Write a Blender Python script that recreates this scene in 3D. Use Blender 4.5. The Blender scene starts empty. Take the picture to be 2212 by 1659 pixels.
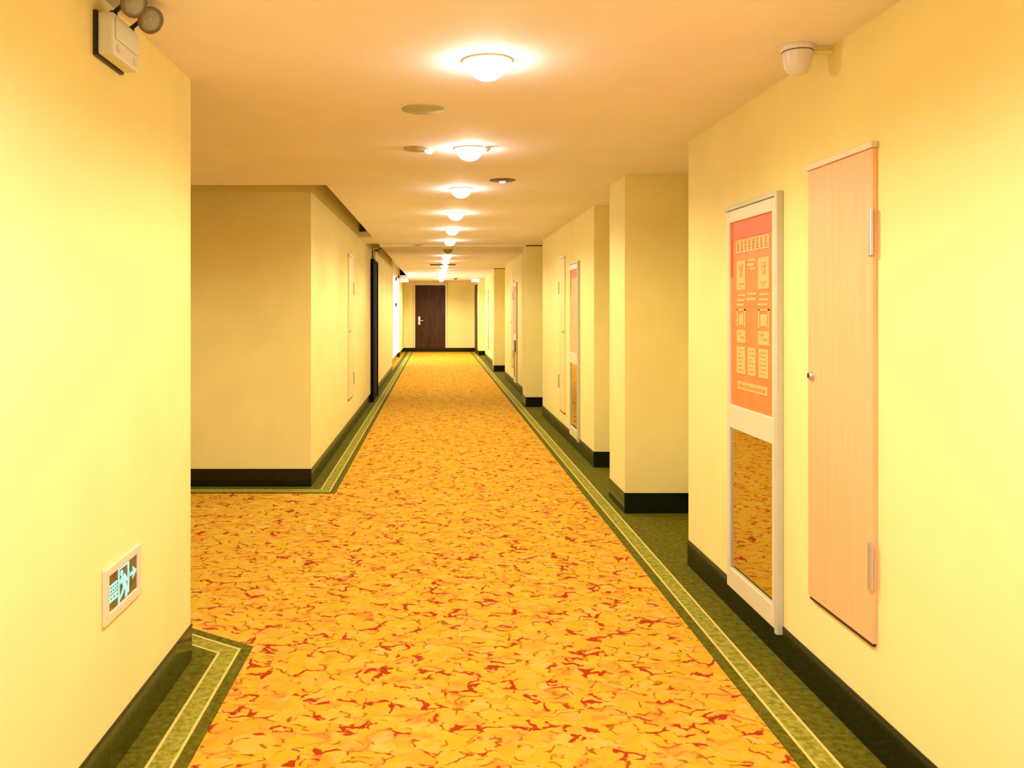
import bpy, bmesh, math, random
from mathutils import Vector, Matrix
C = bpy.context.scene.collection
PI = math.pi
random.seed(7)

# ------------------------------------------------------------------ materials
def new_mat(name):
    m = bpy.data.materials.new(name); m.use_nodes = True
    nt = m.node_tree; b = nt.nodes['Principled BSDF']
    return m, nt, b
def simple(name, col, rough=0.6, metal=0.0, spec=0.5, noise=0.0, scale=30.0, bump=0.0, alpha=None, trans=0.0):
    m, nt, b = new_mat(name)
    b.inputs['Roughness'].default_value = rough
    b.inputs['Metallic'].default_value = metal
    b.inputs['Specular IOR Level'].default_value = spec
    b.inputs['Transmission Weight'].default_value = trans
    tc = nt.nodes.new('ShaderNodeTexCoord')
    n = nt.nodes.new('ShaderNodeTexNoise'); n.inputs['Scale'].default_value = scale
    n.inputs['Detail'].default_value = 4
    nt.links.new(tc.outputs['Object'], n.inputs['Vector'])
    r = nt.nodes.new('ShaderNodeValToRGB')
    lo = tuple(max(0, c*(1-noise)) for c in col); hi = tuple(min(1, c*(1+noise)) for c in col)
    r.color_ramp.elements[0].position = .3; r.color_ramp.elements[1].position = .7
    r.color_ramp.elements[0].color = (*lo, 1); r.color_ramp.elements[1].color = (*hi, 1)
    nt.links.new(n.outputs['Fac'], r.inputs['Fac'])
    nt.links.new(r.outputs['Color'], b.inputs['Base Color'])
    if bump:
        bp = nt.nodes.new('ShaderNodeBump'); bp.inputs['Strength'].default_value = bump
        bp.inputs['Distance'].default_value = .004
        nt.links.new(n.outputs['Fac'], bp.inputs['Height']); nt.links.new(bp.outputs['Normal'], b.inputs['Normal'])
    return m
def emis(name, col, strength):
    m, nt, b = new_mat(name)
    b.inputs['Base Color'].default_value = (*[c*.25 for c in col], 1)
    b.inputs['Emission Color'].default_value = (*col, 1)
    b.inputs['Emission Strength'].default_value = strength
    return m
def wood(name, lo, hi, rough=.4, axis_scale=(18, 18, 1.2), spec=.4):
    m, nt, b = new_mat(name)
    tc = nt.nodes.new('ShaderNodeTexCoord'); mp = nt.nodes.new('ShaderNodeMapping')
    mp.inputs['Scale'].default_value = axis_scale
    n = nt.nodes.new('ShaderNodeTexNoise'); n.inputs['Scale'].default_value = 2.2
    n.inputs['Detail'].default_value = 6; n.inputs['Distortion'].default_value = .8
    r = nt.nodes.new('ShaderNodeValToRGB')
    r.color_ramp.elements[0].position = .3; r.color_ramp.elements[1].position = .7
    r.color_ramp.elements[0].color = (*lo, 1); r.color_ramp.elements[1].color = (*hi, 1)
    nt.links.new(tc.outputs['Object'], mp.inputs['Vector']); nt.links.new(mp.outputs['Vector'], n.inputs['Vector'])
    nt.links.new(n.outputs['Fac'], r.inputs['Fac']); nt.links.new(r.outputs['Color'], b.inputs['Base Color'])
    b.inputs['Roughness'].default_value = rough; b.inputs['Specular IOR Level'].default_value = spec
    return m

WALL = simple('wall_paint', (.86, .74, .33), .75, spec=.25, noise=.03, scale=3.0)
CEIL = simple('ceiling_paint', (.92, .84, .97), .8, spec=.2, noise=.025, scale=2.0)
BASE = simple('black_polished_skirting', (.006, .008, .003), .12, spec=.35, noise=.6, scale=60)
FRAME = simple('cream_metal', (.74, .64, .48), .4, spec=.5, noise=.03, scale=20)
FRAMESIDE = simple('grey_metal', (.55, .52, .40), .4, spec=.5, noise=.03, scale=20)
CHROME = simple('brushed_steel', (.62, .60, .66), .3, metal=.8, noise=.05, scale=80)
BLACK = simple('black_plastic', (.012, .010, .008), .4, noise=.2)
DARKGAP = simple('dark_gap_shade', (.03, .012, .008), .6, noise=.2)
PLASTIC = simple('off_white_plastic', (.72, .72, .68), .3, spec=.5, noise=.03, scale=12)
LILACPLASTIC = simple('pale_lilac_plastic', (.74, .70, .74), .3, spec=.5, noise=.02, scale=12)
GREYDISC = simple('olive_grey_plastic', (.46, .44, .30), .5, noise=.05, scale=15)
DARKDISC = simple('brown_grey_metal', (.16, .12, .06), .5, noise=.1, scale=15)
MIRROR = simple('tinted_mirror', (.60, .56, .36), .015, metal=1.0, noise=.01)
PEACH = wood('peach_wood_veneer', (.88, .43, .21), (.91, .49, .26), .45)
DOORBROWN = wood('dark_walnut', (.028, .007, .002), (.070, .022, .004), .5, (5, 5, 1.0), .2)
LAMP = emis('glowing_lamp_glass', (1.0, .96, .80), 38.0)
LAMPOFF = simple('unlit_lamp_glass', (.30, .26, .18), .3, noise=.03)
WHITEGLOW = emis('cool_white_diffuser', (1.0, .97, .85), 1.4)
DAYLIGHT = emis('daylit_frosted_glass', (1.0, .97, .86), 1.3)
CYAN = emis('lit_cyan_legend', (.50, 1.0, .95), .40)
LILAC = emis('violet_indicator', (.85, .45, 1.0), .9)
SIGNBACK = simple('dark_olive_sign_face', (.10, .085, .02), .25, noise=.5, scale=25)

def glass_clear():
    m, nt, b = new_mat('clear_lens')
    b.inputs['Base Color'].default_value = (.95, .93, .82, 1); b.inputs['Roughness'].default_value = .06
    b.inputs['Transmission Weight'].default_value = .75; b.inputs['IOR'].default_value = 1.35
    return m
LENS = glass_clear()
REFLECT = simple('lamp_reflector', (.62, .56, .38), .25, metal=.7, noise=.1, scale=40)

def carpet_mat():
    m, nt, b = new_mat('orange_floral_carpet')
    N, L = nt.nodes, nt.links
    tc = N.new('ShaderNodeTexCoord')
    def noise(vec, scale, detail=3, loc=(0, 0, 0), rough=.5):
        mp = N.new('ShaderNodeMapping'); mp.inputs['Location'].default_value = loc
        L.new(vec, mp.inputs['Vector'])
        n = N.new('ShaderNodeTexNoise'); n.noise_dimensions = '2D'; n.inputs['Scale'].default_value = scale
        n.inputs['Detail'].default_value = detail; n.inputs['Roughness'].default_value = rough
        L.new(mp.outputs[0], n.inputs['Vector']); return n
    def ramp(src, stops):
        r = N.new('ShaderNodeValToRGB'); e = r.color_ramp.elements
        e[0].position, e[0].color = stops[0][0], (*stops[0][1], 1)
        e[1].position, e[1].color = stops[-1][0], (*stops[-1][1], 1)
        for p, c in stops[1:-1]: e.new(p).color = (*c, 1)
        L.new(src, r.inputs['Fac']); return r.outputs['Color']
    W, K = (1, 1, 1), (0, 0, 0)
    def mul(a, b):
        n = N.new('ShaderNodeMath'); n.operation = 'MULTIPLY'; L.new(a, n.inputs[0]); L.new(b, n.inputs[1]); return n.outputs[0]
    def mix(f, a, col):
        n = N.new('ShaderNodeMix'); n.data_type = 'RGBA'; L.new(f, n.inputs['Factor']); L.new(a, n.inputs['A'])
        if isinstance(col, tuple): n.inputs['B'].default_value = (*col, 1)
        else: L.new(col, n.inputs['B'])
        return n.outputs['Result']
    # bend the coordinates so petals and stems curve
    nz = noise(tc.outputs['Object'], 11, 2)
    sub = N.new('ShaderNodeVectorMath'); sub.operation = 'SUBTRACT'; sub.inputs[1].default_value = (.5, .5, .5)
    L.new(nz.outputs['Color'], sub.inputs[0])
    scl = N.new('ShaderNodeVectorMath'); scl.operation = 'SCALE'; scl.inputs['Scale'].default_value = .10
    L.new(sub.outputs[0], scl.inputs[0])
    add = N.new('ShaderNodeVectorMath'); add.operation = 'ADD'
    L.new(tc.outputs['Object'], add.inputs[0]); L.new(scl.outputs[0], add.inputs[1])
    st = N.new('ShaderNodeMapping'); st.inputs['Scale'].default_value = (.85, 1.1, 1); L.new(add.outputs[0], st.inputs['Vector'])
    P = st.outputs[0]
    def vor(feature, scale):
        v = N.new('ShaderNodeTexVoronoi'); v.feature = feature; v.voronoi_dimensions = '2D'
        v.inputs['Scale'].default_value = scale; L.new(P, v.inputs['Vector']); return v
    cell = vor('F1', 15); edge = vor('DISTANCE_TO_EDGE', 15)
    sep = N.new('ShaderNodeSeparateColor'); L.new(cell.outputs['Color'], sep.inputs[0])
    petals = ramp(sep.outputs[0], [(0, PET[0]), (.45, PET[1]), (.8, PET[2]), (1, PET[3])])
    wash = ramp(noise(P, 17, 3, (3, 9, 0)).outputs['Fac'], [(.36, PET[1]), (.5, PET[2]), (.64, PET[3])])
    half = N.new('ShaderNodeValue'); half.outputs[0].default_value = .5
    base = mix(half.outputs[0], petals, wash)
    # orange blush patches
    blush = ramp(noise(P, 8, 3, (11, 2, 0)).outputs['Fac'], [(.56, K), (.68, W)])
    soft = ramp(edge.outputs['Distance'], [(0, W), (.30, (.25, .25, .25))])
    base = mix(mul(blush, soft), base, BLUSH)
    # short brown stems
    stems = mul(ramp(edge.outputs['Distance'], [(.03, W), (.09, K)]), ramp(noise(P, 19, 2, (5, 5, 0)).outputs['Fac'], [(.52, K), (.60, W)]))
    base = mix(stems, base, STEM)
    # red leaves
    red = mul(ramp(edge.outputs['Distance'], [(.10, W), (.17, K)]), ramp(noise(P, 9.5, 3, (1, 17, 0), .6).outputs['Fac'], [(.56, K), (.61, W)]))
    base = mix(red, base, REDLEAF)
    L.new(base, b.inputs['Base Color'])
    b.inputs['Roughness'].default_value = .95; b.inputs['Specular IOR Level'].default_value = .05
    return m
PET = [(.60, .26, .03), (.61, .335, .018), (.62, .36, .024), (.63, .39, .085)]
BLUSH = (.60, .19, .03); STEM = (.33, .10, .006); REDLEAF = (.36, .034, .007)
CARPET = carpet_mat()
def pile(name, c1, c2, c3, scale):
    m, nt, b = new_mat(name)
    tc = nt.nodes.new('ShaderNodeTexCoord')
    n = nt.nodes.new('ShaderNodeTexNoise'); n.inputs['Scale'].default_value = scale; n.inputs['Detail'].default_value = 5
    n.inputs['Roughness'].default_value = .7
    nt.links.new(tc.outputs['Object'], n.inputs['Vector'])
    r = nt.nodes.new('ShaderNodeValToRGB'); e = r.color_ramp.elements
    e[0].position = .36; e[0].color = (*c1, 1); e[1].position = .66; e[1].color = (*c3, 1)
    x = e.new(.5); x.color = (*c2, 1)
    nt.links.new(n.outputs['Fac'], r.inputs['Fac']); nt.links.new(r.outputs['Color'], b.inputs['Base Color'])
    b.inputs['Roughness'].default_value = .95; b.inputs['Specular IOR Level'].default_value = .1
    return m
GREENBASE = simple('dark_green_polished_skirting', (.050, .052, .004), .15, spec=.4, noise=.4, scale=50)
GREEN = pile('dark_green_pile', (.07, .065, .002), (.12, .105, .003), (.17, .14, .012), 34)
OLIVE = pile('olive_patterned_pile', (.17, .16, .012), (.30, .26, .022), (.42, .35, .08), 34)
LINE = pile('pale_gold_pile', (.62, .47, .12), (.66, .52, .16), (.70, .57, .21), 60)

# ------------------------------------------------------------------ mesh helpers
def bx(bm, x0, x1, y0, y1, z0, z1, mi=0, M=None):
    vs = [Vector((x, y, z)) for x in (x0, x1) for y in (y0, y1) for z in (z0, z1)]
    if M is not None: vs = [M @ v for v in vs]
    v = [bm.verts.new(p) for p in vs]
    for f in ((0, 1, 3, 2), (4, 6, 7, 5), (0, 4, 5, 1), (2, 3, 7, 6), (0, 2, 6, 4), (1, 5, 7, 3)):
        bm.faces.new([v[i] for i in f]).material_index = mi
def prism(bm, pts, z0, z1, mi=0):
    a = [bm.verts.new((p[0], p[1], z0)) for p in pts]; c = [bm.verts.new((p[0], p[1], z1)) for p in pts]
    n = len(pts)
    bm.faces.new(a[::-1]).material_index = mi; bm.faces.new(c).material_index = mi
    for i in range(n):
        bm.faces.new((a[i], a[(i+1) % n], c[(i+1) % n], c[i])).material_index = mi
def lathe(bm, prof, M=Matrix(), n=32, mi=0):
    rings = []
    for r, z in prof:
        if r < 1e-6: rings.append([bm.verts.new(M @ Vector((0, 0, z)))])
        else: rings.append([bm.verts.new(M @ Vector((r*math.cos(2*PI*i/n), r*math.sin(2*PI*i/n), z))) for i in range(n)])
    for a, b in zip(rings, rings[1:]):
        for i in range(n):
            j = (i+1) % n
            if len(a) == 1 and len(b) == 1: continue
            if len(a) == 1: f = (a[0], b[j], b[i])
            elif len(b) == 1: f = (a[i], a[j], b[0])
            else: f = (a[i], a[j], b[j], b[i])
            bm.faces.new(f).material_index = mi
def axis_M(p, d):
    return Matrix.Translation(Vector(p)) @ Vector(d).to_track_quat('Z', 'Y').to_matrix().to_4x4()
def tube(bm, p, q, r, n=16, mi=0):
    p, q = Vector(p), Vector(q); L = (q-p).length
    lathe(bm, [(0, 0), (r, 0), (r, L), (0, L)], axis_M(p, q-p), n, mi)
def obj(name, bm, mats, parent=None, bevel=0, smooth=False, loc=None):
    bmesh.ops.recalc_face_normals(bm, faces=bm.faces)
    me = bpy.data.meshes.new(name); bm.to_mesh(me); bm.free()
    for m in (mats if isinstance(mats, (list, tuple)) else [mats]): me.materials.append(m)
    if smooth:
        for p in me.polygons: p.use_smooth = True
        me.set_sharp_from_angle(angle=math.radians(40))
    o = bpy.data.objects.new(name, me); C.objects.link(o)
    if parent: o.parent = parent
    if loc: o.location = loc
    if bevel:
        md = o.modifiers.new('bevel', 'BEVEL'); md.width = bevel; md.segments = 2; md.limit_method = 'ANGLE'
    return o
def BM(): return bmesh.new()
def thing(name, label, cat, loc=(0, 0, 0), rz=0, group=None):
    o = bpy.data.objects.new(name, None); C.objects.link(o); o.empty_display_size = .1
    o.location = loc; o.rotation_euler = (0, 0, rz); o['label'] = label; o['category'] = cat
    if group: o['group'] = group
    return o
def struct(o, label=None, cat=None):
    o['kind'] = 'structure'
    if label: o['label'] = label
    if cat: o['category'] = cat
    return o
def dup(root, loc, rz=0, label=None, skip_lights=False):
    def cp(o, parent):
        c = o.copy(); C.objects.link(c)
        if parent: c.parent = parent
        for ch in o.children: cp(ch, c)
        return c
    r = cp(root, None); r.location = loc; r.rotation_euler = (0, 0, rz)
    if label: r['label'] = label
    return r
def offset_path(P, d):
    # offset an open polyline to its left by d, with mitred corners
    out = []
    for i, p in enumerate(P):
        p = Vector(p)
        ns = []
        if i > 0: t = (p-Vector(P[i-1])).normalized(); ns.append(Vector((-t.y, t.x)))
        if i < len(P)-1: t = (Vector(P[i+1])-p).normalized(); ns.append(Vector((-t.y, t.x)))
        if len(ns) == 1: out.append(p+ns[0]*d)
        else:
            b = (ns[0]+ns[1]).normalized(); out.append(p+b*(d/max(.2, b.dot(ns[0]))))
    return out
def ribbon(bm, P, d0, d1, z0, z1, mi=0):
    A, B = offset_path(P, d0), offset_path(P, d1)
    for i in range(len(P)-1):
        q = [A[i], A[i+1], B[i+1], B[i]]
        prism(bm, q, z0, z1, mi)

# ------------------------------------------------------------------ dimensions
H = 2.48                     # ceiling height
YE = 30.2                    # end wall
XL = -1.05                   # left wall plane
NEAR = -2.5

# ------------------------------------------------------------------ floor and its borders
bm = BM(); bx(bm, -7, 2.6, NEAR-.2, YE+.3, -.1, 0)
struct(obj('floor', bm, CARPET), 'orange and yellow floral carpet covering the long corridor', 'floor')
def border(name, P, sgn, wide, label):
    bm = BM(); z = .004
    for d0, d1, mi in ((0, .047, 0), (.047, .058, 1), (.058, .128, 2), (.128, .139, 1), (.139, wide, 0)):
        ribbon(bm, P, sgn*d0, sgn*d1, .0, z, mi)
    return struct(obj(name, bm, [GREEN, LINE, OLIVE]), label, 'carpet border')
# left border of the near wall, turning left round its corner
border('trim_1', [(-.815, NEAR), (-.815, 3.80), (-1.30, 4.12), (-6.9, 4.12)], 1, .30,
       'green and gold carpet border turning left round the near wall corner')
border('trim_2', [(-6.9, 6.97), (-.825, 6.97), (-.825, YE)], 1, .25,
       'green and gold carpet border along the far left wall')
border('trim_3', [(1.19, NEAR), (1.19, YE)], -1, .85,
       'wide green and gold carpet border along the right wall')

# ------------------------------------------------------------------ walls
RW = [(1.474, NEAR), (1.474, 5.01), (1.95, 5.01), (1.95, 6.28), (1.381, 6.28), (1.381, 6.83), (1.95, 6.83), (1.95, 8.10),
      (1.49, 8.10), (1.49, 12.03), (1.95, 12.03), (1.95, 13.12), (1.37, 13.12), (1.37, 13.62), (1.95, 13.62), (1.95, 14.75),
      (1.49, 14.75), (1.49, 18.65), (1.95, 18.65), (1.95, 20.55), (1.378, 20.55), (1.378, 21.05), (1.95, 21.05), (1.95, 22.2),
      (1.49, 22.2), (1.49, 26.3), (1.95, 26.3), (1.95, 27.7), (1.36, 27.7), (1.36, YE)]
for (x, y0), (x1, y1) in zip(RW, RW[1:]):
    if x == x1:
        bm = BM(); bx(bm, x, 2.3, y0, y1, -.02, H+.3)
        struct(obj('wall_right', bm, WALL), 'cream stretch of the right wall', 'wall')
bm = BM(); ribbon(bm, RW, 0, .005, 0, .153)
struct(obj('baseboard_right', bm, BASE), 'black polished skirting on the right wall', 'baseboard')

LW = [(-6.9, 3.656), (XL, 3.656), (XL, NEAR)]
bm = BM(); prism(bm, [(-6.9, 3.656), (XL, 3.656), (XL, NEAR), (XL-.25, NEAR), (XL-.25, 3.40), (-6.9, 3.40)], -.02, H+.3)
struct(obj('wall_left', bm, WALL), 'cream near left wall ending at the side passage', 'wall')
bm = BM(); ribbon(bm, LW, 0, .005, 0, .147)
bm2 = BM(); ribbon(bm2, LW, 0, .007, .147, .155); struct(obj('baseboard_left', bm2, BASE), 'thin black capping strip of the near left skirting', 'baseboard')
struct(obj('baseboard_left', bm, GREENBASE), 'dark green polished skirting on the near left wall', 'baseboard')

FW = [(-6.9, 7.23), (XL-.01, 7.23), (XL-.01, 20.5), (-1.2, 20.5), (-1.2, 26.7), (-1.155, 26.7), (-1.155, YE)]
bm = BM(); bx(bm, -6.9, -1.45, 7.23, 7.5, -.02, H+.3)
struct(obj('wall_side', bm, WALL), 'cream wall facing the viewer across the side passage', 'wall')
for (x, y0), (x1, y1) in zip(FW, FW[1:]):
    if x == x1:
        bm = BM(); bx(bm, -1.45, x, y0, y1, -.02, H+.3)
        struct(obj('wall_side', bm, WALL), 'cream stretch of the far left wall', 'wall')
bm = BM(); ribbon(bm, FW, 0, -.005, 0, .153)
struct(obj('baseboard_side', bm, BASE), 'black polished skirting on the far left wall', 'baseboard')

bm = BM(); bx(bm, -1.45, 2.3, YE, YE+.15, -.02, H+.3)
struct(obj('wall_end', bm, WALL), 'cream wall closing the far end of the corridor', 'wall')
bm = BM(); bx(bm, -1.155, 1.36, YE-.014, YE, 0, .14)
struct(obj('baseboard_end', bm, BASE), 'black skirting and sill at the far end', 'baseboard')
bm = BM(); bx(bm, -1.3, 2.3, NEAR-.15, NEAR, -.02, H+.3)
struct(obj('wall_back', bm, WALL), 'cream wall behind the viewer', 'wall')
bm = BM(); bx(bm, -7.0, -6.9, 3.4, 7.5, -.02, H+.3)
struct(obj('wall_passage', bm, WALL), 'cream wall at the end of the side passage', 'wall')

# ceiling: a dropped ceiling that stops short of the far left wall, leaving a shadow gap
bm = BM()
bx(bm, -.87, 2.3, NEAR-.1, YE, H, H+.08)
bx(bm, -6.9, -.87, NEAR-.1, 6.76, H, H+.08)
bx(bm, -1.2, -.87, 11.70, 12.80, H, H+.08)
bx(bm, -1.2, -.87, 26.7, YE, H, H+.08)
struct(obj('ceiling', bm, CEIL), 'pale flat ceiling of the corridor', 'ceiling')
bm = BM(); bx(bm, -7.0, 2.3, NEAR-.1, YE+.1, H+.30, H+.36)
struct(obj('ceiling_slab', bm, CEIL), 'upper slab seen in the gap over the left wall', 'ceiling')
for k, y in enumerate((13.12, 20.55)):
    bm = BM(); bx(bm, -.87 if k == 0 else -.87, 1.95, y, y+.5, H-.014, H)
    struct(obj('trim_%d' % (4+k), bm, CEIL), 'shallow ceiling band joining the %s pillar' % ('second' if k == 0 else 'third'), 'ceiling band')

# ------------------------------------------------------------------ doors
def lever(parent, M, name='handle'):
    bm = BM()
    bx(bm, -.03, .03, 0, .012, -.12, .12, 0, M)
    bx(bm, -.02, .12, .03, .05, -.01, .012, 0, M); bx(bm, -.012, .012, 0, .04, -.012, .012, 0, M)
    return obj(name, bm, CHROME, parent, bevel=.003)
# brown door in the end wall
d = thing('door_1', 'dark brown wooden door in the far end wall', 'door', (-.75, YE, 0)); struct(d)
bm = BM(); bx(bm, 0, 1.06, -.03, .0, .14, 2.345); obj('door_leaf', bm, DOORBROWN, d, bevel=.006)
bm = BM(); bx(bm, -.06, -.002, -.045, 0, .14, 2.42); bx(bm, 1.062, 1.12, -.045, 0, .14, 2.42); bx(bm, -.002, 1.062, -.045, 0, 2.35, 2.42)
obj('door_frame', bm, FRAME, d, bevel=.004)
lever(d, Matrix.Translation((.14, -.03, 1.10)) @ Matrix.Rotation(PI, 4, 'X') @ Matrix.Scale(1.2, 4))
# dark door in the left wall
d = thing('door_2', 'dark narrow-looking door standing in the left wall', 'door', (XL-.01, 13.8, 0)); struct(d)
bm = BM(); bx(bm, 0, .035, 0, 1.0, .0, 2.26); obj('door_leaf', bm, simple('near_black_wood', (.006, .003, .002), .8, spec=.08, noise=.3), d, bevel=.004)
bm = BM(); bx(bm, 0, .05, -.05, -.002, 0, 2.31); bx(bm, 0, .05, 1.002, 1.05, 0, 2.31); bx(bm, 0, .05, -.002, 1.002, 2.262, 2.31)
obj('door_frame', bm, bpy.data.materials['near_black_wood'], d, bevel=.004)
# dark door in the right wall near the end
d = thing('door_3', 'dark brown door in the right wall beside the far end', 'door', (1.36, 28.5, 0)); struct(d)
bm = BM(); bx(bm, -.03, 0, 0, 1.45, .0, 2.33); obj('door_leaf', bm, DOORBROWN, d, bevel=.004)
bm = BM(); bx(bm, -.05, -.03, 1.30, 1.36, 1.0, 1.2); obj('handle', bm, CHROME, d, bevel=.003)
# bright glazed recess on the far left
d = thing('window_1', 'bright frosted glazing in the far left recess', 'window', (-1.2, 22.9, 0)); struct(d)
bm = BM(); bx(bm, .0, .02, 0, 3.75, .17, 2.40); obj('pane', bm, DAYLIGHT, d)
bm = BM(); bx(bm, 0, .035, -.06, 0, .155, 2.45); bx(bm, 0, .035, 3.75, 3.79, .155, 2.45); bx(bm, 0, .035, 0, 3.75, 2.40, 2.45)
obj('window_frame', bm, PLASTIC, d)
for z in (1.62, 2.36):
    bm = BM(); bx(bm, .02, .06, 1.55, 1.85, z-.04, z+.06); obj('latch', bm, BLACK, d, bevel=.005)

# ------------------------------------------------------------------ wall cabinets: notice above, mirror below
ORANGE = simple('glare_washed_orange_print', (.80, .22, .055), .45, noise=.10, scale=9)  # paled orange: the washed reflection on the glass is put into this colour
REDOR = simple('red_orange_print', (.85, .11, .012), .45, noise=.08, scale=9)
PALEPR = simple('pale_print', (.82, .47, .17), .5, noise=.06, scale=30)
INKPR = simple('muted_ink', (.60, .33, .10), .5, noise=.1, scale=30)
PINKPR = simple('pink_print', (.80, .42, .24), .5, noise=.08, scale=9)
def make_cabinet(label, near_y, x, w, detail=True):
    # local: +x = into the wall, y = along the wall away from the viewer, origin at near lower corner
    t = thing('wall_cabinet', label, 'cabinet', (x, near_y, 0), 0, 'orange notice cabinets on the right wall')
    z0, z1 = .125, 1.985
    bm = BM()
    fw = .035
    bx(bm, -.022, 0, 0, fw+.01, z0, z1); bx(bm, -.022, 0, w-fw, w, z0, z1)
    bx(bm, -.022, 0, fw+.01, w-fw, z0, .222); bx(bm, -.022, 0, fw+.01, w-fw, .915, 1.03); bx(bm, -.022, 0, fw+.01, w-fw, 1.925, z1)
    obj('frame', bm, FRAME, t, bevel=.004)
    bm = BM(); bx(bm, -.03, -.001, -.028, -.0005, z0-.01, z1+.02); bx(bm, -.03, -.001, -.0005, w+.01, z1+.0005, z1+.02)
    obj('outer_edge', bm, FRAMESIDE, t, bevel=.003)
    bm = BM(); bx(bm, -.010, -.002, fw+.01, w-fw, .222, .915); obj('mirror', bm, MIRROR, t)
    bm = BM(); bx(bm, -.010, -.002, fw+.01, w-fw, 1.03, 1.925)
    p = obj('notice', bm, ORANGE if detail else PINKPR, t)
    ya, yb = fw+.01, w-fw
    def R(bm, u0, u1, v0, v1, lift=.0):     # u from the far edge (left in view) to the near edge
        ys = sorted((yb-(yb-ya)*u0, yb-(yb-ya)*u1)); zs = sorted((1.925-.895*v0, 1.925-.895*v1))
        bx(bm, -.0125-lift, -.0102-lift, ys[0], ys[1], zs[0], zs[1])
    bm = BM(); R(bm, 0, 1, 0, .095); R(bm, 0, .035, .095, .3); R(bm, .96, 1, .095, .25)
    obj('top_band', bm, REDOR, p)
    bm = BM()
    R(bm, .13, .90, .105, .172)
    for u0, u1 in ((.15, .36), (.66, .90)):
        R(bm, u0, u1, .215, .372)
        R(bm, u0+.03, u1, .395, .405); R(bm, u0+.02, u1-.02, .42, .432); R(bm, u0, u1-.04, .445, .457)
        R(bm, u0, u1, .475, .482); R(bm, u0, u0+.03, .475, .57); R(bm, u1-.03, u1, .475, .57); R(bm, u0+.05, u1-.05, .50, .56)
        R(bm, u0, u1, .585, .655)
    R(bm, .45, .60, .215, .225); R(bm, .42, .56, .235, .25); R(bm, .46, .6, .26, .27)
    R(bm, .42, .62, .39, .40); R(bm, .40, .60, .415, .43)
    for u0, u1 in ((.15, .36), (.42, .60), (.67, .88)): R(bm, u0, u1, .675, .82)
    R(bm, .17, .86, .862, .905)
    rd = random.Random(3); nface = len(bm.faces)
    if detail:
        for i in range(8):                      # strokes of the title characters
            u = .16+i*.092
            for j in range(4):
                v = .112+j*.015
                R(bm, u, u+.06*rd.uniform(.4, 1), v, v+.004, .0024)
            R(bm, u+.028, u+.034, .112, .165, .005)
        for i in range(16):
            u = .20+i*.040; R(bm, u, u+.022, .876, .892, .0024)
        for u0, u1 in ((.19, .32), (.71, .85)):
            R(bm, u0+.02, u1-.02, .235, .26, .0024); R(bm, u0+.04, u1-.04, .262, .30, .0024)
            R(bm, u0, u1, .335, .342, .0024); R(bm, u0+.03, u1-.05, .35, .36, .0024)
            R(bm, u0, u1-.06, .60, .608, .0024); R(bm, u0+.05, u1, .62, .63, .0024)
        for u0, u1 in ((.19, .32), (.46, .57), (.71, .85)):
            for k in range(6): R(bm, u0, u1-rd.uniform(0, .05), .69+.021*k, .695+.021*k, .0024)
        bm.faces.ensure_lookup_table()
        for fc in bm.faces[nface:]: fc.material_index = 1
    obj('notice_print', bm, [PALEPR, INKPR], p)
    return t
make_cabinet('large orange notice over a mirrored panel in a cream wall frame, nearest cabinet', 3.665, 1.474, .62)
make_cabinet('narrow-looking pink notice over mirror in cream frame between the first two right pillars', 8.92, 1.49, .55, False)
make_cabinet('distant thin cream framed cabinet on the wall past the second right pillar', 15.78, 1.49, .55, False)

# ------------------------------------------------------------------ flush access panels with exposed hinges
CREAMP = simple('cream_painted_panel', (.84, .66, .33), .55, noise=.03, scale=6)
def make_panel(label, loc, rz, w, mat, lock_far=True, z0=.38, z1=2.04):
    # local: -x faces the corridor, y along the wall from its near edge; hinges at near edge when lock_far
    t = thing('access_panel', label, 'access panel', loc, rz, 'flush service panels on the corridor walls')
    bm = BM(); bx(bm, -.016, 0, 0, w, z0, z1); obj('panel_door', bm, mat, t, bevel=.002)
    bm = BM(); bx(bm, -.012, 0, .01, w-.01, z0-.012, z0-.0005); obj('bottom_gap_shade', bm, DARKGAP, t)  # solid dark strip painted for the shade in the gap below the panel
    bm = BM(); bx(bm, -.024, 0, -.006, w+.006, z1+.0005, z1+.022); obj('top_ledge', bm, FRAME, t, bevel=.002)  # ledge strip projecting above the panel
    hy = 0 if lock_far else w
    for za in (.56, 1.68):
        bm = BM(); tube(bm, (-.022, hy, za), (-.022, hy, za+.155), .009)
        bx(bm, -.0205, -.0162, min(hy, hy+(.026 if lock_far else -.026)), max(hy, hy+(.026 if lock_far else -.026)), za, za+.155)
        obj('hinge', bm, CHROME, t, smooth=True)
    ly = w-.04 if lock_far else .04
    bm = BM(); lathe(bm, [(0, 0), (.017, 0), (.017, .010), (.012, .016), (0, .016)], axis_M((-.016, ly, 1.243), (-1, 0, 0)), 20)
    k = obj('lock', bm, CHROME, t, smooth=True)
    bm = BM(); bx(bm, -.035, -.031, ly-.003, ly+.003, 1.234, 1.252); obj('keyhole', bm, BLACK, k)
    return t
make_panel('tall peach wood-grain access panel with chrome hinges in the near right wall', (1.474, 2.862, 0), 0, .50, PEACH)
make_panel('cream access panel between the first two right pillars, beyond the pink notice', (1.49, 9.88, 0), 0, .42, CREAMP, False, .30, 2.10)
make_panel('thin peach access panel on the wall past the second right pillar', (1.49, 16.45, 0), 0, .50, PEACH)
make_panel('faint access panel on the wall past the third right pillar', (1.49, 24.3, 0), 0, .60, PEACH)
# on the left wall it is turned round to face right: local y runs toward the viewer
make_panel('cream access panel in the far left wall before the dark door', (XL-.01, 10.75, 0), PI, .53, CREAMP, True, .42, 2.14)

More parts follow.
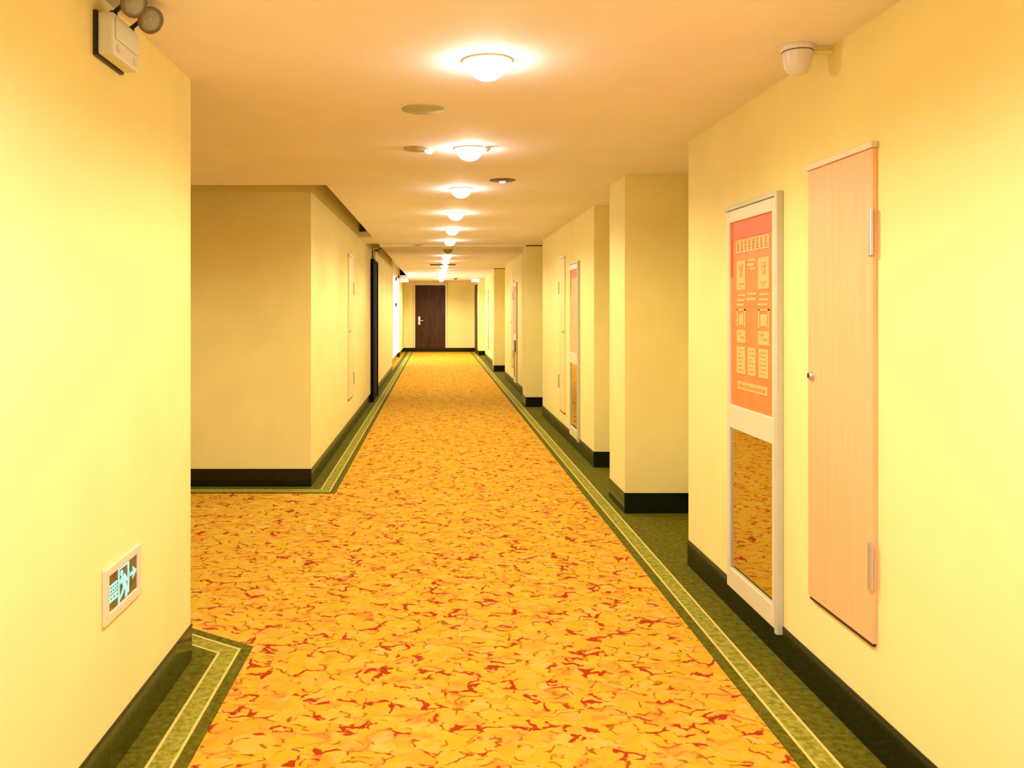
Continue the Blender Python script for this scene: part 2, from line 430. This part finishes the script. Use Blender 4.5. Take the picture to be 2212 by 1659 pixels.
# ------------------------------------------------------------------ emergency twin lamps
def make_emergency(label, loc):
    # local: wall at x=0, box along +y, z=0 at box bottom
    t = thing('emergency_light', label, 'emergency light', loc, 0, 'twin-head emergency lights on the left walls')
    bm = BM(); bx(bm, .012, .062, 0, .22, 0, .13); b = obj('housing', bm, PLASTIC, t, bevel=.007)
    bm = BM(); bx(bm, .0, .012, -.004, .224, -.004, .134); obj('back_plate', bm, BLACK, t)
    bm = BM(); bx(bm, .062, .067, .012, .208, .052, .118); obj('front_cover', bm, PLASTIC, t, bevel=.002)
    bm = BM(); bx(bm, .0622, .066, .03, .045, .018, .038); obj('indicator', bm, LILACPLASTIC, t)
    bm = BM(); bx(bm, .0622, .066, .175, .19, .018, .038); obj('indicator', bm, LILACPLASTIC, t)
    for y in (.045, .195):
        n0 = Vector((.045, y, .128)); c = Vector((.135, y-.078, .142))
        d = Vector((.70, -.50, -.50)).normalized()
        bm = BM(); tube(bm, n0, n0+Vector((0, 0, .016)), .012); tube(bm, n0+Vector((0, 0, .012)), c-d*.03, .007)
        neck = obj('neck', bm, BLACK, t, smooth=True)
        bm = BM(); lathe(bm, [(0, -.034), (.016, -.033), (.026, -.022), (.034, -.004), (.036, .006), (.032, .008), (.028, -.004), (0, -.018)], axis_M(c, d) @ Matrix.Scale(1.12, 4), 32)
        head = obj('lamp_head', bm, REFLECT, t, smooth=True)
        bm = BM(); lathe(bm, [(0, .012), (.018, .010), (.0315, .005), (.0315, .002), (0, .002)], axis_M(c, d) @ Matrix.Scale(1.12, 4), 32)
        obj('lens', bm, LENS, head, smooth=True)
        bm = BM(); lathe(bm, [(0, -.016), (.006, -.014), (.006, -.004), (0, 0)], axis_M(c, d) @ Matrix.Scale(1.12, 4), 12)
        obj('bulb', bm, CHROME, head, smooth=True)
        bm = BM(); lathe(bm, [(.0325, .009), (.0385, .007), (.0385, -.002), (.0365, -.003)], axis_M(c, d) @ Matrix.Scale(1.12, 4), 32)
        obj('rim', bm, DARKDISC, head, smooth=True)
    return t
em = make_emergency('white twin-head emergency light high on the near left wall', (XL, 2.62, 2.282))
dup(em, (XL-.01, 14.05, 2.325), 0, 'small distant emergency light above the dark door in the left wall')

# ------------------------------------------------------------------ lit exit sign low on the left wall
t = thing('exit_sign', 'lit cyan running man exit sign low on the near left wall', 'sign', (XL, 2.687, .50))
W_, H_ = .326, .178
bm = BM()
bx(bm, 0, .012, 0, .034, 0, H_); bx(bm, 0, .012, W_-.034, W_, 0, H_); bx(bm, 0, .012, .034, W_-.034, 0, .032); bx(bm, 0, .012, .034, W_-.034, H_-.028, H_)
obj('frame', bm, FRAME, t, bevel=.003)
bm = BM(); bx(bm, 0, .006, .034, W_-.034, .032, H_-.028); f = obj('sign_face', bm, SIGNBACK, t)
iw, ih = W_-.068, H_-.06
def q(bm, pts):                                # flat shape on the sign, u right (away from viewer), v up, slight thickness
    a = [bm.verts.new((.0062, .034+iw*u, .032+ih*v)) for u, v in pts]
    c = [bm.verts.new((.0082, .034+iw*u, .032+ih*v)) for u, v in pts]
    n = len(pts); bm.faces.new(a[::-1]); bm.faces.new(c)
    for i in range(n): bm.faces.new((a[i], a[(i+1) % n], c[(i+1) % n], c[i]))
def qr(bm, u0, u1, v0, v1): q(bm, [(u0, v0), (u1, v0), (u1, v1), (u0, v1)])
bm = BM()
qr(bm, .33, .37, .0, 1.0); qr(bm, .37, .66, .93, 1.0); qr(bm, .66, .71, .10, 1.0)     # doorway outline
q(bm, [(.45+.045*math.cos(a*PI/6), .80+.085*math.sin(a*PI/6)) for a in range(12)])
q(bm, [(.44, .68), (.56, .72), (.60, .42), (.50, .36)])
q(bm, [(.38, .60), (.44, .68), (.50, .60), (.42, .50)]); q(bm, [(.56, .72), (.65, .52), (.62, .46), (.55, .60)])
q(bm, [(.50, .38), (.60, .44), (.66, .22), (.64, .03), (.57, .03), (.58, .22)])
q(bm, [(.50, .36), (.57, .40), (.49, .20), (.38, .08), (.37, .16), (.44, .24)])
obj('running_figure', bm, CYAN, f)
bm = BM(); qr(bm, .75, .88, .50, .60); q(bm, [(.84, .74), (.99, .55), (.84, .36), (.86, .50), (.86, .60)]); obj('arrow', bm, CYAN, f)
bm = BM()
for i in range(4):
    u = .03+i*.07
    qr(bm, u, u+.058, .66, .71); qr(bm, u, u+.058, .56, .60); qr(bm, u, u+.058, .46, .50); qr(bm, u+.022, u+.036, .50, .66)
qr(bm, .03, .30, .36, .42); qr(bm, .03, .30, .24, .30); qr(bm, .03, .07, .30, .36); qr(bm, .13, .16, .30, .36); qr(bm, .24, .27, .30, .36)
obj('lettering', bm, CYAN, f)

# ------------------------------------------------------------------ ceiling devices
t = thing('ceiling_camera', 'white dome security camera under the ceiling by the near right wall', 'camera', (1.345, 3.19, H))
bm = BM(); lathe(bm, [(0, 0), (.058, 0), (.060, -.004), (.059, -.016), (.056, -.020), (0, -.020)], n=40); obj('base_ring', bm, LILACPLASTIC, t, smooth=True)
bm = BM(); lathe(bm, [(0, -.020), (.054, -.020), (.054, -.030), (.050, -.062), (.043, -.085), (.032, -.102), (.016, -.111), (0, -.113)], n=40); obj('dome', bm, LILACPLASTIC, t, smooth=True)
bm = BM(); lathe(bm, [(.0545, -.0205), (.0565, -.0225), (.0545, -.0245)], n=40); obj('seam', bm, DARKDISC, t, smooth=True)
bm = BM(); tube(bm, (.055, 0, -.022), (.129, 0, -.022), .010); obj('cable_conduit', bm, WALL, t, smooth=True)

def disc_dev(name, label, cat, x, y, r, h, mat, led=None, ledx=0):
    t = thing(name, label, cat, (x, y, H))
    bm = BM(); lathe(bm, [(0, 0), (r, 0), (r, -h*.3), (r*.9, -h*.6), (r*.55, -h*.7), (r*.5, -h), (0, -h)], n=36); obj('housing', bm, mat, t, smooth=True)
    if led: 
        bm = BM(); lathe(bm, [(0, -h-.016), (.016, -h-.014), (.026, -h-.004), (.026, -h+.004)], Matrix.Translation((ledx, 0, 0)), 20); obj('indicator', bm, led, t, smooth=True)
    return t
disc_dev('ceiling_speaker', 'large flat grey disc on the ceiling left of the first downlight', 'speaker', -.065, 4.19, .105, .012, GREYDISC)
disc_dev('smoke_detector', 'round grey detector on the ceiling left of the second downlight', 'smoke detector', -.115, 5.22, .085, .016, GREYDISC, WHITEGLOW, .07)  # the glowing white bead paints a small highlight near the disc's edge
disc_dev('ceiling_sensor', 'dark round ceiling sensor glowing violet, right of the third downlight', 'sensor', .50, 6.50, .10, .010, DARKDISC, LILAC)
disc_dev('sprinkler_head', 'small pale fitting touching the right side of the second downlight', 'sprinkler', .30, 5.17, .028, .03, PLASTIC)
disc_dev('ceiling_sprinkler', 'tiny dark sprinkler on the ceiling before the end wall, right of the brown door', 'sprinkler', .60, 27.0, .06, .05, DARKDISC)
disc_dev('heat_detector', 'small brown disc on the ceiling band left of the lamps', 'detector', -.27, 13.0, .06, .02, GREYDISC)
t = thing('air_vent', 'brown slotted air vent crossing the ceiling in the far row of lights', 'vent', (-.14, 18.55, H))
bm = BM(); bx(bm, 0, .56, 0, .03, -.022, 0); bx(bm, 0, .56, .22, .25, -.022, 0); bx(bm, 0, .03, .03, .22, -.022, 0); bx(bm, .53, .56, .03, .22, -.022, 0); obj('frame', bm, DARKDISC, t)
bm = BM()
for i in range(6): bx(bm, .03, .53, .04+i*.03, .055+i*.03, -.016, -.004)
obj('slats', bm, DARKDISC, t)
bm = BM(); bx(bm, .03, .53, .03, .22, -.002, 0); obj('backing', bm, BLACK, t)
for x, lab in ((-1.02, 'small glowing white box lamp at ceiling height left of the end door'), (1.24, 'small glowing white box lamp at ceiling height right of the end wall')):
    t = thing('box_lamp', lab, 'lamp', (x, 27.3, H), 0, 'box lamps near the far end')
    bm = BM(); bx(bm, -.13, .13, -.04, .04, -.02, 0); obj('mount', bm, PLASTIC, t)
    bm = BM(); bx(bm, -.12, .12, -.035, .035, -.11, -.02); obj('diffuser', bm, WHITEGLOW, t, bevel=.01)

# ------------------------------------------------------------------ downlights
def light(name, y, power, col, x=.2):
    L = bpy.data.lights.new(name, 'SPOT'); L.energy = power; L.color = col
    L.spot_size = math.radians(168); L.spot_blend = .5; L.shadow_soft_size = .06
    o = bpy.data.objects.new(name, L); C.objects.link(o); o.location = (x, y, H-.11)
    return o
proto = thing('downlight', 'x', 'downlight', (.2, 3.38, H), 0, 'round downlights along the middle of the corridor ceiling')
bm = BM(); lathe(bm, [(.072, 0), (.100, 0), (.100, -.006), (.088, -.014), (.080, -.014), (.072, -.004)], n=40); obj('trim_ring', bm, PLASTIC, proto, smooth=True)
bm = BM(); lathe(bm, [(.080, -.004)] + [(.080*math.cos(a*PI/16), -.006-.072*math.sin(a*PI/16)) for a in range(0, 8)] + [(0, -.078)], n=40)
lampmesh = obj('lamp', bm, LAMP, proto, smooth=True)
ordn = ['nearest', 'second', 'third', 'fourth', 'fifth', 'sixth', 'seventh', 'eighth', 'ninth', 'tenth', 'eleventh', 'twelfth', 'thirteenth', 'fourteenth', 'fifteenth']
WARM = (1.0, .955, .64)
for i in range(15):
    y = 3.47+1.745*i-(.09 if i == 0 else 0); x = .205-.0018*(y-3.47)
    lab = {0: 'largest and brightest glowing downlight, nearest on the corridor ceiling'}.get(i, '%s downlight from the front of the ceiling row, glowing' % ordn[i])
    if i == 6: lab = 'unlit dark downlight, seventh from the front of the ceiling row'
    if i == 0: o = proto; o['label'] = lab
    else: o = dup(proto, (x, y, H), 0, lab)
    if i == 6:
        for ch in o.children:
            if ch.name.startswith('lamp'): ch.data = ch.data.copy(); ch.data.materials[0] = LAMPOFF
    else:
        light('downlight_beam', y, 38 if i < 13 else 105, WARM, x)
for y, p, col in ((1.73, 36, (1.0, .93, .95)), (-.02, 100, (1.0, .91, 1.0))):  # unseen lamps continuing the row, added and tinted cool to whiten the near right wall
    o = dup(proto, (.2, y, H), 0, 'unseen cool downlight added over the viewer to whiten the near walls'); light('downlight_beam', y, p, col, .2 if y > 1 else -.1)
    o['kind'] = 'structure'
# lamps in the side passage
for x in (-2.9, -4.7):
    light('passage_beam', 5.3, 30, WARM, x)

# ------------------------------------------------------------------ world, camera, view
w = bpy.data.worlds.new('World'); bpy.context.scene.world = w; w.use_nodes = True
w.node_tree.nodes['Background'].inputs[0].default_value = (1, .85, .6, 1)
w.node_tree.nodes['Background'].inputs[1].default_value = .05
F = 1850.0; VX, VY = 943.0, 668.0
cam = bpy.data.cameras.new('Camera'); co = bpy.data.objects.new('Camera', cam); C.objects.link(co)
co.location = (0, 0, 1.5); co.rotation_euler = (PI/2, 0, 0)
cam.sensor_fit = 'HORIZONTAL'; cam.sensor_width = 36; cam.lens = 36*F/2212
cam.shift_x = (1106-VX)/2212; cam.shift_y = -(829.5-VY)/2212
cam.clip_start = .05; cam.clip_end = 100
sc = bpy.context.scene; sc.camera = co
sc.view_settings.view_transform = 'Standard'; sc.view_settings.look = 'None'
sc.view_settings.gamma = 1; sc.view_settings.use_curve_mapping = False
sc.view_settings.exposure = 0.82
try:
    sc.cycles.max_bounces = 6; sc.cycles.diffuse_bounces = 4; sc.cycles.glossy_bounces = 3; sc.cycles.transmission_bounces = 4; sc.cycles.use_adaptive_sampling = True; sc.cycles.adaptive_threshold = .1; sc.cycles.caustics_reflective = False; sc.cycles.caustics_refractive = False; sc.cycles.sample_clamp_indirect = 6
except Exception: pass
